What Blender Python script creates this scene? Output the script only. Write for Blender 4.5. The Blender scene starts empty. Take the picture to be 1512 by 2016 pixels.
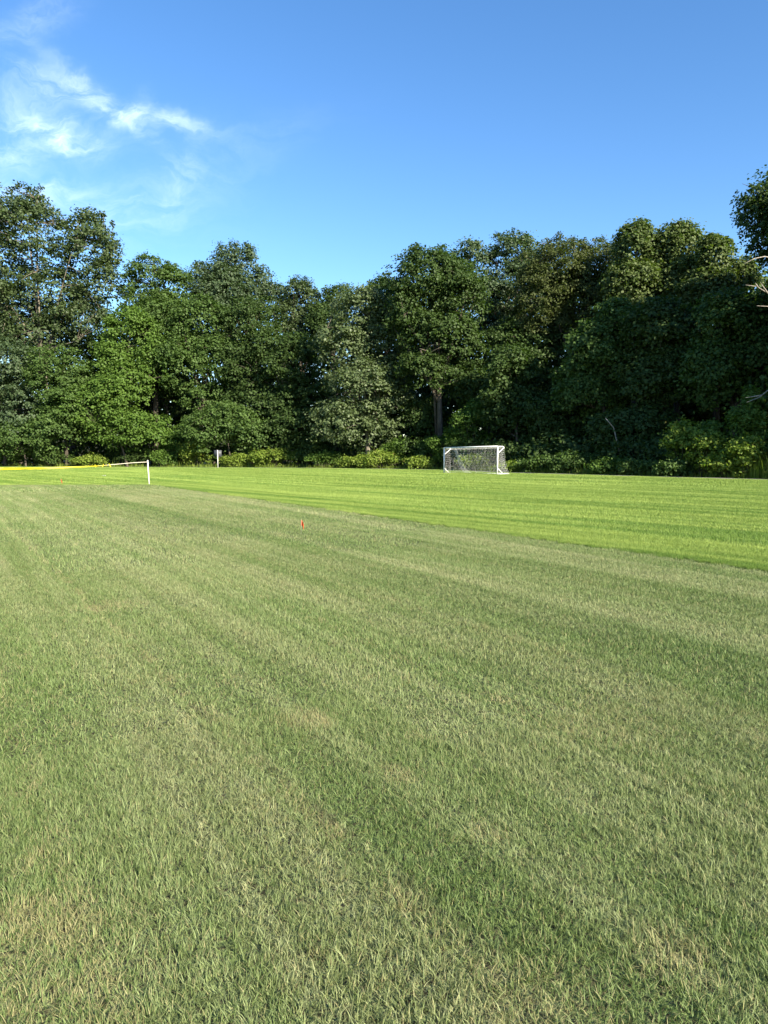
import bpy, math, random
import numpy as np
from mathutils import Vector, Matrix

R = math.radians
scene = bpy.context.scene
col = scene.collection

# ------------------------------------------------------------------ camera
EYE = 1.55
F = 1440.0                       # focal length in photo pixels (photo 1512 x 2016)
CX, CY = 756.0, 1008.0
HORIZON = 892.0
PITCH = math.atan((CY - HORIZON) / F)
cam_d = bpy.data.cameras.new('camera')
cam_d.sensor_fit = 'VERTICAL'
cam_d.sensor_height = 36.0
cam_d.lens = 36.0 * F / 2016.0
cam_d.clip_start = 0.05
cam_d.clip_end = 3000
cam = bpy.data.objects.new('camera', cam_d)
col.objects.link(cam)
cam.location = (0, 0, EYE)
cam.rotation_euler = (R(90) - PITCH, 0, 0)
scene.camera = cam

# ------------------------------------------------------------------ light
SUN_EL = R(28)
SUN_AZ = math.atan2(0.645, -0.765)             # behind the camera, to the right
SUN_VEC = Vector((math.sin(SUN_AZ) * math.cos(SUN_EL), math.cos(SUN_AZ) * math.cos(SUN_EL), math.sin(SUN_EL)))
world = bpy.data.worlds.new('World')
scene.world = world
world.use_nodes = True
SKY_STRENGTH = 0.085
sun_d = bpy.data.lights.new('sun', 'SUN')
sun_d.energy = 5.0
sun_d.angle = R(0.53)
sun_d.color = (1.0, 0.90, 0.72)
sun = bpy.data.objects.new('sun', sun_d)
col.objects.link(sun)
sun.rotation_euler = SUN_VEC.to_track_quat('Z', 'Y').to_euler()
sun.location = (30, -40, 40)
vs = scene.view_settings
vs.view_transform = 'Standard'
vs.look = 'None'
vs.gamma = 1.0
vs.use_curve_mapping = False
vs.exposure = 1.6


class N:
    """small node builder"""
    def __init__(self, tree):
        self.t = tree

    def new(self, typ, ins=None, **props):
        n = self.t.nodes.new(typ)
        for k, v in props.items():
            setattr(n, k, v)
        for k, v in (ins or {}).items():
            s = n.inputs[k]
            if isinstance(v, bpy.types.NodeSocket):
                self.t.links.new(v, s)
            else:
                s.default_value = v
        return n

    def m(self, op, a, b=None, c=None, clamp=False):
        n = self.t.nodes.new('ShaderNodeMath')
        n.operation = op
        n.use_clamp = clamp
        for i, v in enumerate((a, b, c)):
            if v is None:
                continue
            if isinstance(v, bpy.types.NodeSocket):
                self.t.links.new(v, n.inputs[i])
            else:
                n.inputs[i].default_value = v
        return n.outputs[0]

    def v(self, op, a, b=None):
        n = self.t.nodes.new('ShaderNodeVectorMath')
        n.operation = op
        for i, v in enumerate((a, b)):
            if v is None:
                continue
            if isinstance(v, bpy.types.NodeSocket):
                self.t.links.new(v, n.inputs[i])
            else:
                n.inputs[i].default_value = v
        return n.outputs['Value'] if op in ('DOT_PRODUCT', 'LENGTH') else n.outputs[0]

    def mix(self, fac, a, b, mode='MIX'):
        n = self.t.nodes.new('ShaderNodeMix')
        n.data_type = 'RGBA'
        n.blend_type = mode
        for k, v in ((0, fac), (6, a), (7, b)):
            if isinstance(v, bpy.types.NodeSocket):
                self.t.links.new(v, n.inputs[k])
            elif k == 0:
                n.inputs[0].default_value = v
            else:
                n.inputs[k].default_value = (*v, 1) if len(v) == 3 else v
        return n.outputs[2]

    def ramp(self, v, lo, hi, smooth=True):
        n = self.new('ShaderNodeMapRange', {'Value': v, 'From Min': lo, 'From Max': hi})
        if smooth:
            n.interpolation_type = 'SMOOTHSTEP'
        return n.outputs['Result']

    def link(self, a, b):
        self.t.links.new(a, b)


def build_world():
    nt = world.node_tree
    nt.nodes.clear()
    n = N(nt)
    sky = n.new('ShaderNodeTexSky', sky_type='NISHITA', sun_disc=False)
    sky.sun_elevation = SUN_EL
    sky.sun_rotation = SUN_AZ
    sky.altitude = 0
    sky.air_density = 1.0
    sky.dust_density = 0.15
    sky.ozone_density = 3.0
    hs = n.new('ShaderNodeHueSaturation', {'Hue': 0.503, 'Saturation': 1.2, 'Value': 1.0, 'Color': sky.outputs[0]})
    # thin high cirrus: directions on a plane in front, warped by noise
    d = n.new('ShaderNodeTexCoord').outputs['Generated']
    sp = n.new('ShaderNodeSeparateXYZ', {0: d})
    y = n.m('MAXIMUM', sp.outputs[1], 0.05)
    a = n.m('DIVIDE', sp.outputs[0], y)
    e = n.m('DIVIDE', sp.outputs[2], y)
    p = n.new('ShaderNodeCombineXYZ', {0: a, 1: e, 2: 0.0}).outputs[0]
    w1 = n.new('ShaderNodeTexNoise', {'Vector': p, 'Scale': 6.0, 'Detail': 5.0, 'Roughness': 0.6})
    wv = n.v('SUBTRACT', w1.outputs['Color'], (0.5, 0.5, 0.5))
    wsc = n.new('ShaderNodeVectorMath', {0: wv}, operation='SCALE')
    wsc.inputs['Scale'].default_value = 0.12
    pw = n.v('ADD', p, wsc.outputs[0])
    spw = n.new('ShaderNodeSeparateXYZ', {0: pw})
    ax, ey = spw.outputs[0], spw.outputs[1]

    def blob(u, v, su, sv, rot, amp):
        # pixel centre -> tangent-plane direction
        cx_, cy_ = (u - CX) / F, (v - CY) / F
        yy = math.cos(PITCH) - cy_ * -math.sin(PITCH) * -1
        dx, dy, dz = pix_dir(u, v)
        ca, ce = dx / dy, dz / dy
        x0 = n.m('SUBTRACT', ax, ca)
        y0 = n.m('SUBTRACT', ey, ce)
        c, s = math.cos(R(rot)), math.sin(R(rot))
        xr = n.m('ADD', n.m('MULTIPLY', x0, c), n.m('MULTIPLY', y0, s))
        yr = n.m('SUBTRACT', n.m('MULTIPLY', y0, c), n.m('MULTIPLY', x0, s))
        q = n.m('ADD', n.m('POWER', n.m('ABSOLUTE', n.m('DIVIDE', xr, su / F)), 2.0),
                n.m('POWER', n.m('ABSOLUTE', n.m('DIVIDE', yr, sv / F)), 2.0))
        return n.m('MULTIPLY', n.m('EXPONENT', n.m('MULTIPLY', q, -1.0)), amp)

    tot = None
    for b in ((85, 240, 95, 30, -14, 0.95), (130, 262, 60, 22, -8, 0.55), (10, 290, 70, 24, -5, 0.6),
              (200, 195, 110, 22, -38, 0.75), (95, 165, 65, 26, 5, 0.5), (320, 228, 100, 18, -10, 0.8), (265, 195, 28, 22, 30, 0.35),
              (345, 350, 85, 30, 55, 0.26), (250, 430, 150, 34, 16, 0.2), (90, 365, 120, 22, -6, 0.5), (60, 430, 260, 90, 0, 0.26),
              (60, 45, 110, 30, 35, 0.28), (450, 300, 160, 40, 20, 0.14), (-260, 330, 210, 50, -10, 0.6), (-420, 150, 160, 40, 20, 0.5)):
        q = blob(*b)
        tot = q if tot is None else n.m('ADD', tot, q)
    ps = n.new('ShaderNodeMapping', {'Vector': pw, 'Rotation': (0, 0, R(25)), 'Scale': (1.0, 2.6, 1.0)})
    w2 = n.new('ShaderNodeTexNoise', {'Vector': ps.outputs[0], 'Scale': 11.0, 'Detail': 8.0, 'Roughness': 0.62, 'Distortion': 0.6})
    fib = n.ramp(w2.outputs['Fac'], 0.32, 0.76)
    cl = n.m('MULTIPLY', tot, n.m('ADD', n.m('MULTIPLY', fib, 1.15), 0.12))
    front = n.ramp(sp.outputs[1], 0.05, 0.25)
    cl = n.m('MULTIPLY', cl, front)
    cl = n.m('MULTIPLY', cl, 0.44, clamp=True)
    mixc = n.mix(cl, hs.outputs[0], (7.2, 8.2, 9.2))
    bg = n.new('ShaderNodeBackground', {'Color': mixc, 'Strength': SKY_STRENGTH})
    out = n.new('ShaderNodeOutputWorld')
    n.link(bg.outputs[0], out.inputs[0])


# ------------------------------------------------------------------ photo pixel <-> place
CP, SP = math.cos(PITCH), math.sin(PITCH)


def pix_dir(u, v):
    a, b = (u - CX) / F, (CY - v) / F
    return (a, CP + b * SP, -SP + b * CP)


def at(u, v, dist):
    """point at depth y = dist on the ray through photo pixel u, v"""
    dx, dy, dz = pix_dir(u, v)
    k = dist / dy
    return Vector((dx * k, dist, EYE + dz * k))


def on_ground(u, v):
    dx, dy, dz = pix_dir(u, v)
    k = -EYE / dz
    return Vector((dx * k, dy * k, 0))


EDGE_PX = [(-700, 72), (-300, 78), (0, 82), (300, 80), (600, 75), (870, 67), (1000, 57), (1300, 47), (1512, 42), (1750, 36), (2400, 24)]


def edge_dist(u):
    for (u0, d0), (u1, d1) in zip(EDGE_PX, EDGE_PX[1:]):
        if u <= u1:
            return d0 + (d1 - d0) * (u - u0) / (u1 - u0)
    return EDGE_PX[-1][1]


build_world()


# ------------------------------------------------------------------ object helpers
def mesh_np(name, verts, faces, mat, attrs=None, smooth=False):
    """verts (n,3), faces list of arrays (k, m) with equal m per array"""
    me = bpy.data.meshes.new(name)
    if not isinstance(faces, list):
        faces = [faces]
    nl = sum(f.size for f in faces)
    nf = sum(len(f) for f in faces)
    me.vertices.add(len(verts))
    me.vertices.foreach_set('co', np.ascontiguousarray(verts, dtype=np.float32).ravel())
    me.loops.add(nl)
    me.polygons.add(nf)
    me.loops.foreach_set('vertex_index', np.concatenate([f.ravel() for f in faces]).astype(np.int32))
    tot = np.concatenate([np.full(len(f), f.shape[1]) for f in faces])
    start = np.concatenate([[0], np.cumsum(tot)[:-1]])
    me.polygons.foreach_set('loop_start', start.astype(np.int32))
    if smooth:
        me.polygons.foreach_set('use_smooth', np.ones(nf, dtype=bool))
    for k, a in (attrs or {}).items():
        at_ = me.attributes.new(k, 'FLOAT', 'POINT')
        at_.data.foreach_set('value', np.ascontiguousarray(a, dtype=np.float32))
    me.update(calc_edges=True)
    me.materials.append(mat)
    return me


def link(name, me, parent=None, loc=None):
    o = bpy.data.objects.new(name, me)
    col.objects.link(o)
    if parent is not None:
        o.parent = parent
    if loc is not None:
        o.location = loc
    return o


def empty(name, loc, label, cat, group=None):
    o = bpy.data.objects.new(name, None)
    o.empty_display_size = 0.3
    col.objects.link(o)
    o.location = loc
    tag(o, label, cat, group)
    return o


def tag(o, label=None, cat=None, group=None, kind=None):
    if label:
        o['label'] = label
    if cat:
        o['category'] = cat
    if group:
        o['group'] = group
    if kind:
        o['kind'] = kind
    return o


class Geo:
    """collects tubes, boxes and ribbons into one mesh"""
    def __init__(self):
        self.v, self.q, self.t = [], [], []

    def tube(self, pts, rad, sides=8, cap=True):
        pts = [Vector(p) for p in pts]
        if not hasattr(rad, '__len__'):
            rad = [rad] * len(pts)
        base = len(self.v)
        prev = None
        for i, p in enumerate(pts):
            tdir = (pts[min(i + 1, len(pts) - 1)] - pts[max(i - 1, 0)]).normalized()
            if prev is None:
                ref = Vector((0, 0, 1)) if abs(tdir.z) < 0.9 else Vector((1, 0, 0))
                x = tdir.cross(ref).normalized()
            else:
                x = (prev - tdir * prev.dot(tdir)).normalized()
            prev = x
            yv = tdir.cross(x)
            for k in range(sides):
                a = 2 * math.pi * k / sides
                self.v.append(tuple(p + (x * math.cos(a) + yv * math.sin(a)) * rad[i]))
        for i in range(len(pts) - 1):
            for k in range(sides):
                a0 = base + i * sides + k
                a1 = base + i * sides + (k + 1) % sides
                self.q.append((a0, a1, a1 + sides, a0 + sides))
        if cap:
            for end, order in ((0, -1), (len(pts) - 1, 1)):
                c = len(self.v)
                self.v.append(tuple(pts[end]))
                for k in range(sides):
                    a0 = base + end * sides + k
                    a1 = base + end * sides + (k + 1) % sides
                    self.t.append((c, a0, a1) if order > 0 else (c, a1, a0))

    def box(self, lo, hi, xf=None, bevel=0.0):
        x0, y0, z0 = lo
        x1, y1, z1 = hi
        b = len(self.v)
        for p in ((x0, y0, z0), (x1, y0, z0), (x1, y1, z0), (x0, y1, z0), (x0, y0, z1), (x1, y0, z1), (x1, y1, z1), (x0, y1, z1)):
            self.v.append(tuple(xf @ Vector(p)) if xf is not None else p)
        for f in ((0, 3, 2, 1), (4, 5, 6, 7), (0, 1, 5, 4), (1, 2, 6, 5), (2, 3, 7, 6), (3, 0, 4, 7)):
            self.q.append(tuple(b + i for i in f))

    def mesh(self, name, mat, smooth=True):
        f = []
        if self.q:
            f.append(np.array(self.q))
        if self.t:
            f.append(np.array(self.t))
        return mesh_np(name, np.array(self.v), f, mat, smooth=smooth)


# ------------------------------------------------------------------ materials
def mat_new(name):
    m = bpy.data.materials.new(name)
    m.use_nodes = True
    m.node_tree.nodes.clear()
    n = N(m.node_tree)
    out = n.new('ShaderNodeOutputMaterial')
    return m, n, out


def leaf_mat(name, dark, light, trans=0.34, rough=0.58, spec=0.22, dead=0.0):
    m, n, out = mat_new(name)
    r = n.new('ShaderNodeAttribute', attribute_name='rnd').outputs['Fac']
    t = n.new('ShaderNodeAttribute', attribute_name='tone').outputs['Fac']
    f = n.m('ADD', n.m('MULTIPLY', r, 0.5), n.m('MULTIPLY', t, 0.5))
    c = n.mix(f, dark, light)
    if dead:
        c = n.mix(n.m('MULTIPLY', n.m('GREATER_THAN', r, 1 - dead), 0.8), c, (0.20, 0.13, 0.05))
    b = n.new('ShaderNodeBsdfPrincipled', {'Base Color': c, 'Roughness': rough, 'Specular IOR Level': spec})
    tc = n.mix(1.0, c, (1.25, 1.5, 0.45), 'MULTIPLY')
    tr = n.new('ShaderNodeBsdfTranslucent', {'Color': tc})
    mx = n.new('ShaderNodeMixShader', {0: trans, 1: b.outputs[0], 2: tr.outputs[0]})
    n.link(mx.outputs[0], out.inputs[0])
    return m


def bark_mat(name, a, b, scale=6.0):
    m, n, out = mat_new(name)
    tc = n.new('ShaderNodeTexCoord').outputs['Object']
    mp = n.new('ShaderNodeMapping', {'Vector': tc, 'Scale': (1, 1, 0.2)})
    nz = n.new('ShaderNodeTexNoise', {'Vector': mp.outputs[0], 'Scale': scale, 'Detail': 6.0, 'Roughness': 0.65})
    c = n.mix(n.ramp(nz.outputs['Fac'], 0.35, 0.65), a, b)
    bp = n.new('ShaderNodeBump', {'Height': nz.outputs['Fac'], 'Strength': 0.6, 'Distance': 0.05})
    p = n.new('ShaderNodeBsdfPrincipled', {'Base Color': c, 'Roughness': 0.85, 'Normal': bp.outputs[0], 'Specular IOR Level': 0.2})
    n.link(p.outputs[0], out.inputs[0])
    return m


def plain_mat(name, colr, rough=0.5, spec=0.4, var=0.12, scale=9.0, metal=0.0, trans=0.0):
    m, n, out = mat_new(name)
    tc = n.new('ShaderNodeTexCoord').outputs['Object']
    nz = n.new('ShaderNodeTexNoise', {'Vector': tc, 'Scale': scale, 'Detail': 5.0, 'Roughness': 0.6})
    lo = tuple(x * (1 - var) for x in colr)
    hi = tuple(min(1, x * (1 + var)) for x in colr)
    c = n.mix(nz.outputs['Fac'], lo, hi)
    p = n.new('ShaderNodeBsdfPrincipled', {'Base Color': c, 'Roughness': rough, 'Specular IOR Level': spec, 'Metallic': metal})
    sh = p.outputs[0]
    if trans:
        tr = n.new('ShaderNodeBsdfTranslucent', {'Color': c})
        sh = n.new('ShaderNodeMixShader', {0: trans, 1: sh, 2: tr.outputs[0]}).outputs[0]
    n.link(sh, out.inputs[0])
    return m


A = Vector((-0.526, 0.850, 0))        # along the mower stripes
NRM = Vector((0.850, 0.526, 0))       # across them
S0 = 9.25                             # where the paler plot ends


def turf_colour(n, plot):
    """base colour of the sward from the place on the ground: growth, wear, dry straw, and mower stripes with blade-lean light painted in"""
    pos = n.new('ShaderNodeNewGeometry').outputs['Position']
    if plot:
        s = n.v('DOT_PRODUCT', pos, tuple(NRM))
        t = n.v('DOT_PRODUCT', pos, tuple(A))
    else:
        s = n.v('DOT_PRODUCT', pos, (0.75, 0.66, 0))
        t = n.v('DOT_PRODUCT', pos, (-0.66, 0.75, 0))
    st = n.new('ShaderNodeCombineXYZ', {0: n.m('MULTIPLY', s, 1.5), 1: n.m('MULTIPLY', t, 0.06), 2: 0.0}).outputs[0]
    n1 = n.new('ShaderNodeTexNoise', {'Vector': st, 'Scale': 1.0, 'Detail': 4.0, 'Roughness': 0.62}).outputs['Fac']
    n2 = n.new('ShaderNodeTexNoise', {'Vector': pos, 'Scale': 0.55, 'Detail': 5.0, 'Roughness': 0.6}).outputs['Fac']
    n3 = n.new('ShaderNodeTexNoise', {'Vector': pos, 'Scale': 3.2, 'Detail': 4.0, 'Roughness': 0.6}).outputs['Fac']
    return pos, s, t, n1, n2, n3


def turf_mat(name, plot, blades):
    m, n, out = mat_new(name)
    pos, s, t, n1, n2, n3 = turf_colour(n, plot)
    if blades:
        r = n.new('ShaderNodeAttribute', attribute_name='rnd').outputs['Fac']
        k = n.new('ShaderNodeAttribute', attribute_name='along').outputs['Fac']
    else:
        r = n.new('ShaderNodeTexNoise', {'Vector': pos, 'Scale': 45.0, 'Detail': 3.0}).outputs['Fac']
        k = n.m('ADD', 0.3, 0.0)
    if plot:
        g = n.mix(r, (0.075, 0.118, 0.030), (0.285, 0.328, 0.150))
        g = n.mix(n.ramp(n1, 0.40, 0.62), n.mix(1.0, g, (0.84, 0.91, 0.82), 'MULTIPLY'), n.mix(1.0, g, (1.17, 1.09, 1.25), 'MULTIPLY'))  # mower stripes: light and dark of leaning blades painted into the colour
        g = n.mix(n.m('MULTIPLY', n.ramp(n2, 0.42, 0.66), 0.75), g, n.mix(1.0, g, (0.79, 0.89, 0.76), 'MULTIPLY'))
        # fine straight lines left by the mower's wheels and reels
        ln = n.new('ShaderNodeCombineXYZ', {0: n.m('MULTIPLY', s, 5.5), 1: n.m('MULTIPLY', t, 0.09), 2: 3.0}).outputs[0]
        n4 = n.new('ShaderNodeTexNoise', {'Vector': ln, 'Scale': 1.0, 'Detail': 3.0, 'Roughness': 0.6}).outputs['Fac']
        g = n.mix(n.ramp(n4, 0.36, 0.64), n.mix(1.0, g, (0.86, 0.90, 0.84), 'MULTIPLY'), n.mix(1.0, g, (1.10, 1.07, 1.14), 'MULTIPLY'))
        wob = n.new('ShaderNodeVectorMath', {0: n.v('SUBTRACT', n.new('ShaderNodeTexNoise', {'Vector': pos, 'Scale': 7.0, 'Detail': 3.0}).outputs['Color'], (0.5, 0.5, 0.5))}, operation='SCALE')
        wob.inputs['Scale'].default_value = 0.25
        wob = wob.outputs[0]
        # dry blades: scattered, and denser in worn spots and along old wheel marks
        worn = n.m('ADD', n.m('MULTIPLY', n.ramp(n3, 0.60, 0.74), 0.40), n.m('MULTIPLY', n.ramp(n1, 0.56, 0.76), 0.22))
        # the worn places and wheel marks one can see on this lawn
        for u, v, rad_, amp in ((600, 1422, 0.16, 0.55), (785, 1532, 0.10, 0.5), (640, 1425, 0.07, 0.35), (215, 1195, 0.30, 0.45), (960, 1640, 0.09, 0.4), (10, 1930, 0.40, 0.38), (75, 1800, 0.14, 0.35),
                                (1330, 1895, 0.12, 0.55), (1070, 1990, 0.2, 0.4), (450, 1345, 0.1, 0.3), (820, 1455, 0.08, 0.3), (1180, 1430, 0.4, 0.25)):
            c0 = on_ground(u, v)
            dv = n.v('LENGTH', n.v('SUBTRACT', n.v('ADD', pos, wob), (c0.x, c0.y, 0.02)))
            worn = n.m('ADD', worn, n.m('MULTIPLY', n.ramp(dv, rad_ * 1.5, rad_ * 0.2), amp))
        for s_, w_, amp in ((1.33, 0.09, 0.42), (2.95, 0.10, 0.22), (0.35, 0.12, 0.25), (-0.6, 0.1, 0.15), (4.02, 0.10, 0.25), (6.6, 0.12, 0.25)):
            dl = n.m('ABSOLUTE', n.m('SUBTRACT', n.m('ADD', s, n.m('MULTIPLY', n.m('SUBTRACT', n2, 0.5), 0.25)), s_))
            worn = n.m('ADD', worn, n.m('MULTIPLY', n.m('MULTIPLY', n.ramp(dl, w_, 0.0), n.ramp(n3, 0.38, 0.6)), amp))
        band = n.m('MULTIPLY', n.ramp(s, 4.0, 4.5), n.ramp(s, 5.40, 5.34))
        g = n.mix(n.m('MULTIPLY', band, n.m('ADD', 0.25, n.m('MULTIPLY', n2, 0.8))), g, n.mix(1.0, g, (0.80, 0.87, 0.78), 'MULTIPLY'))
        r2 = n.m('FRACT', n.m('MULTIPLY', r, 37.3))
        dry = n.m('LESS_THAN', r2, n.m('ADD', worn, 0.08))
        straw = n.mix(n.m('FRACT', n.m('MULTIPLY', r, 11.7)), (0.33, 0.30, 0.155), (0.27, 0.24, 0.13))
        c = n.mix(n.m('MULTIPLY', dry, 0.75), g, straw)
        # the thin broken rut of a wheel, soil showing between the blades
        for (u0, v0), (u1, v1), wd in (((250, 1285), (531, 1517), 0.028), ((700, 1110), (960, 1166), 0.035)):
            q0, q1 = on_ground(u0, v0), on_ground(u1, v1)
            ld = (q1 - q0).normalized()
            rel = n.v('SUBTRACT', pos, tuple(q0))
            dl = n.m('ABSOLUTE', n.m('ADD', n.v('DOT_PRODUCT', rel, (-ld.y, ld.x, 0)), n.m('MULTIPLY', n.m('SUBTRACT', n3, 0.5), 0.10)))
            al = n.v('DOT_PRODUCT', rel, tuple(ld))
            L_ = (q1 - q0).length
            msk = n.m('MULTIPLY', n.ramp(dl, wd, wd * 0.25), n.m('MULTIPLY', n.ramp(al, -0.3, 0.2), n.ramp(al, L_ * 2.2, L_ * 1.3)))
            br = n.new('ShaderNodeTexNoise', {'Vector': pos, 'Scale': 9.0, 'Detail': 3.0}).outputs['Fac']
            msk = n.m('MULTIPLY', n.m('MULTIPLY', msk, n.ramp(n3, 0.36, 0.52)), n.ramp(br, 0.40, 0.62))
            c = n.mix(n.m('MULTIPLY', msk, 0.55), c, (0.06, 0.055, 0.034))
        soil = (0.05, 0.045, 0.026)
    else:
        g = n.mix(r, (0.122, 0.200, 0.031), (0.252, 0.338, 0.084))
        g = n.mix(n.ramp(n1, 0.40, 0.60), n.mix(1.0, g, (0.62, 0.72, 0.6), 'MULTIPLY'), n.mix(1.0, g, (1.25, 1.15, 1.25), 'MULTIPLY'))  # field stripes likewise: sheen of the blades' lean put into the colour
        g = n.mix(n.m('MULTIPLY', n.ramp(n2, 0.45, 0.7), 0.5), g, n.mix(1.0, g, (0.8, 0.9, 0.8), 'MULTIPLY'))
        c = n.mix(n.m('MULTIPLY', n.ramp(n3, 0.60, 0.75), 0.25), g, (0.20, 0.20, 0.08))
        soil = (0.045, 0.060, 0.014)
    if blades:
        c = n.mix(n.m('MULTIPLY', n.m('SUBTRACT', 1.0, k), 0.35), c, n.mix(1.0, c, (1.15, 1.1, 0.9), 'MULTIPLY'))
        b = n.new('ShaderNodeBsdfPrincipled', {'Base Color': c, 'Roughness': 0.55, 'Specular IOR Level': 0.25})
        tr = n.new('ShaderNodeBsdfTranslucent', {'Color': n.mix(1.0, c, (1.2, 1.3, 0.7), 'MULTIPLY')})
        sh = n.new('ShaderNodeMixShader', {0: 0.2, 1: b.outputs[0], 2: tr.outputs[0]})
    else:
        c = n.mix(n.ramp(r, 0.35, 0.65), c, soil)
        bp = n.new('ShaderNodeBump', {'Height': r, 'Strength': 0.8, 'Distance': 0.03})
        sh = n.new('ShaderNodeBsdfPrincipled', {'Base Color': c, 'Roughness': 0.9, 'Specular IOR Level': 0.1, 'Normal': bp.outputs[0]})
    n.link(sh.outputs[0], out.inputs[0])
    return m


M = {}
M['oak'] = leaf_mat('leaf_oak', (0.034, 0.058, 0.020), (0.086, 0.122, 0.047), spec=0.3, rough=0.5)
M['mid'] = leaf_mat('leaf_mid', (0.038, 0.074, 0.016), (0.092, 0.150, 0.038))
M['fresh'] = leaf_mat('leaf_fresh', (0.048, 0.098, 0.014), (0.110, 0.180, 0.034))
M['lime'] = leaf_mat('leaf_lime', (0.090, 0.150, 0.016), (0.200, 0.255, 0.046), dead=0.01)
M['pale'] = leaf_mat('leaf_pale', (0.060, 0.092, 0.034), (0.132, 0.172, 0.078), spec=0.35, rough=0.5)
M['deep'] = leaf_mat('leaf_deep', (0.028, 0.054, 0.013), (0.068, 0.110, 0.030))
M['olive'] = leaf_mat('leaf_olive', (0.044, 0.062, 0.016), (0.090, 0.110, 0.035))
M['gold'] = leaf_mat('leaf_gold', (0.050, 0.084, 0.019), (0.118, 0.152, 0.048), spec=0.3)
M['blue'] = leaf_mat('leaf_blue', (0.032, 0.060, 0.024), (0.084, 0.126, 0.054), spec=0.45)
M['bark'] = bark_mat('bark', (0.038, 0.031, 0.024), (0.10, 0.085, 0.066))
M['bark_pale'] = bark_mat('bark_pale', (0.085, 0.072, 0.055), (0.20, 0.175, 0.14))
M['bark_dead'] = bark_mat('bark_dead', (0.16, 0.145, 0.125), (0.34, 0.31, 0.27), 9.0)
M['paint'] = plain_mat('white_paint', (0.78, 0.78, 0.76), 0.35, 0.5, 0.06)
M['net'] = plain_mat('net_cord', (0.72, 0.73, 0.70), 0.8, 0.2, 0.08)
M['plastic'] = plain_mat('white_plastic', (0.74, 0.73, 0.68), 0.45, 0.4, 0.08)
M['tape'] = plain_mat('yellow_tape', (0.80, 0.66, 0.02), 0.35, 0.5, 0.06, trans=0.3)
M['rope'] = plain_mat('rope', (0.62, 0.58, 0.46), 0.9, 0.1, 0.15, 60.0)
M['steel'] = plain_mat('grey_steel', (0.36, 0.37, 0.38), 0.45, 0.5, 0.12)
M['panel'] = plain_mat('sign_back', (0.055, 0.06, 0.068), 0.5, 0.4, 0.18, 5.0)
M['orange'] = plain_mat('orange_vinyl', (0.58, 0.10, 0.03), 0.4, 0.4, 0.08, trans=0.3)
M['wire'] = plain_mat('wire', (0.22, 0.20, 0.18), 0.5, 0.5, 0.1)
M['paper'] = plain_mat('paper', (0.78, 0.77, 0.72), 0.8, 0.2, 0.05)


# ------------------------------------------------------------------ ground
def ground():
    xs = np.concatenate([np.linspace(-900, -120, 14), np.linspace(-110, 110, 45), np.linspace(120, 900, 14)])
    ys = np.concatenate([np.linspace(-300, -20, 8), np.linspace(-10, 120, 40), np.linspace(130, 260, 14), np.linspace(300, 1500, 10)])
    X, Y = np.meshgrid(xs, ys)
    q = np.clip((Y - 125) / 120, 0, 1)
    Z = 7.0 * q * q * (3 - 2 * q)
    v = np.stack([X.ravel(), Y.ravel(), Z.ravel()], 1)
    nx = len(xs)
    i = np.arange(len(ys) - 1)[:, None] * nx + np.arange(nx - 1)[None, :]
    f = np.stack([i, i + 1, i + 1 + nx, i + nx], -1).reshape(-1, 4)
    m, n, out = mat_new('woodland_soil')
    pos = n.new('ShaderNodeNewGeometry').outputs['Position']
    nz = n.new('ShaderNodeTexNoise', {'Vector': pos, 'Scale': 1.3, 'Detail': 6.0}).outputs['Fac']
    c = n.mix(nz, (0.035, 0.042, 0.016), (0.075, 0.070, 0.035))
    b = n.new('ShaderNodeBsdfPrincipled', {'Base Color': c, 'Roughness': 0.95, 'Specular IOR Level': 0.1})
    n.link(b.outputs[0], out.inputs[0])
    tag(link('ground', mesh_np('ground', v, f, m)), kind='structure')


ground()


def field_outline():
    pts = []
    for u, d in EDGE_PX:
        p = at(u, HORIZON, d)
        pts.append((p.x, p.y))
    return pts        # left to right along the wood


EDGE_XY = field_outline()


def edge_y(x):
    return np.interp(x, [p[0] for p in EDGE_XY], [p[1] for p in EDGE_XY])


POST_XY = on_ground(294, 955)


def plot_top(x):
    """far edge of the paler plot, left of the white post"""
    return np.where(np.asarray(x) > POST_XY.x, 200.0, POST_XY.y + (np.asarray(x) - POST_XY.x) * 0.115)


def in_plot(x, y):
    s = x * NRM.x + y * NRM.y
    return (s < S0) & (y < plot_top(x))


def lawn_sheets():
    # field sheet, 4 mm over the ground; paler plot, 4 mm over the field
    xs = np.linspace(-75, 62, 138)
    y1 = edge_y(xs)
    v, f = [], []
    for x, y in zip(xs, y1):
        v += [(x, -25, 0.004), (x, y, 0.004)]
    f = np.array([(2 * i, 2 * i + 2, 2 * i + 3, 2 * i + 1) for i in range(len(xs) - 1)])
    tag(link('field', mesh_np('field', np.array(v), f, turf_mat('field_soil', False, False))), kind='structure')
    a = A * 60 + NRM * S0
    b0 = NRM * S0 - A * 40
    pl = [(-70, -25), (b0.x, -25 if False else b0.y), (POST_XY.x, POST_XY.y), (-70, float(plot_top(-70)))]
    # corner: along the edge to the post
    tpost = (POST_XY.y - NRM.y * S0) / A.y
    c = NRM * S0 + A * tpost
    pl = [(-70, b0.y), (b0.x, b0.y), (c.x, c.y), (-70, float(plot_top(-70)))]
    vv = np.array([(x, y, 0.008) for x, y in pl])
    tag(link('lawn_plot', mesh_np('lawn_plot', vv, np.array([(0, 1, 2, 3)]), turf_mat('plot_soil', True, False))), kind='structure')


lawn_sheets()


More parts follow.
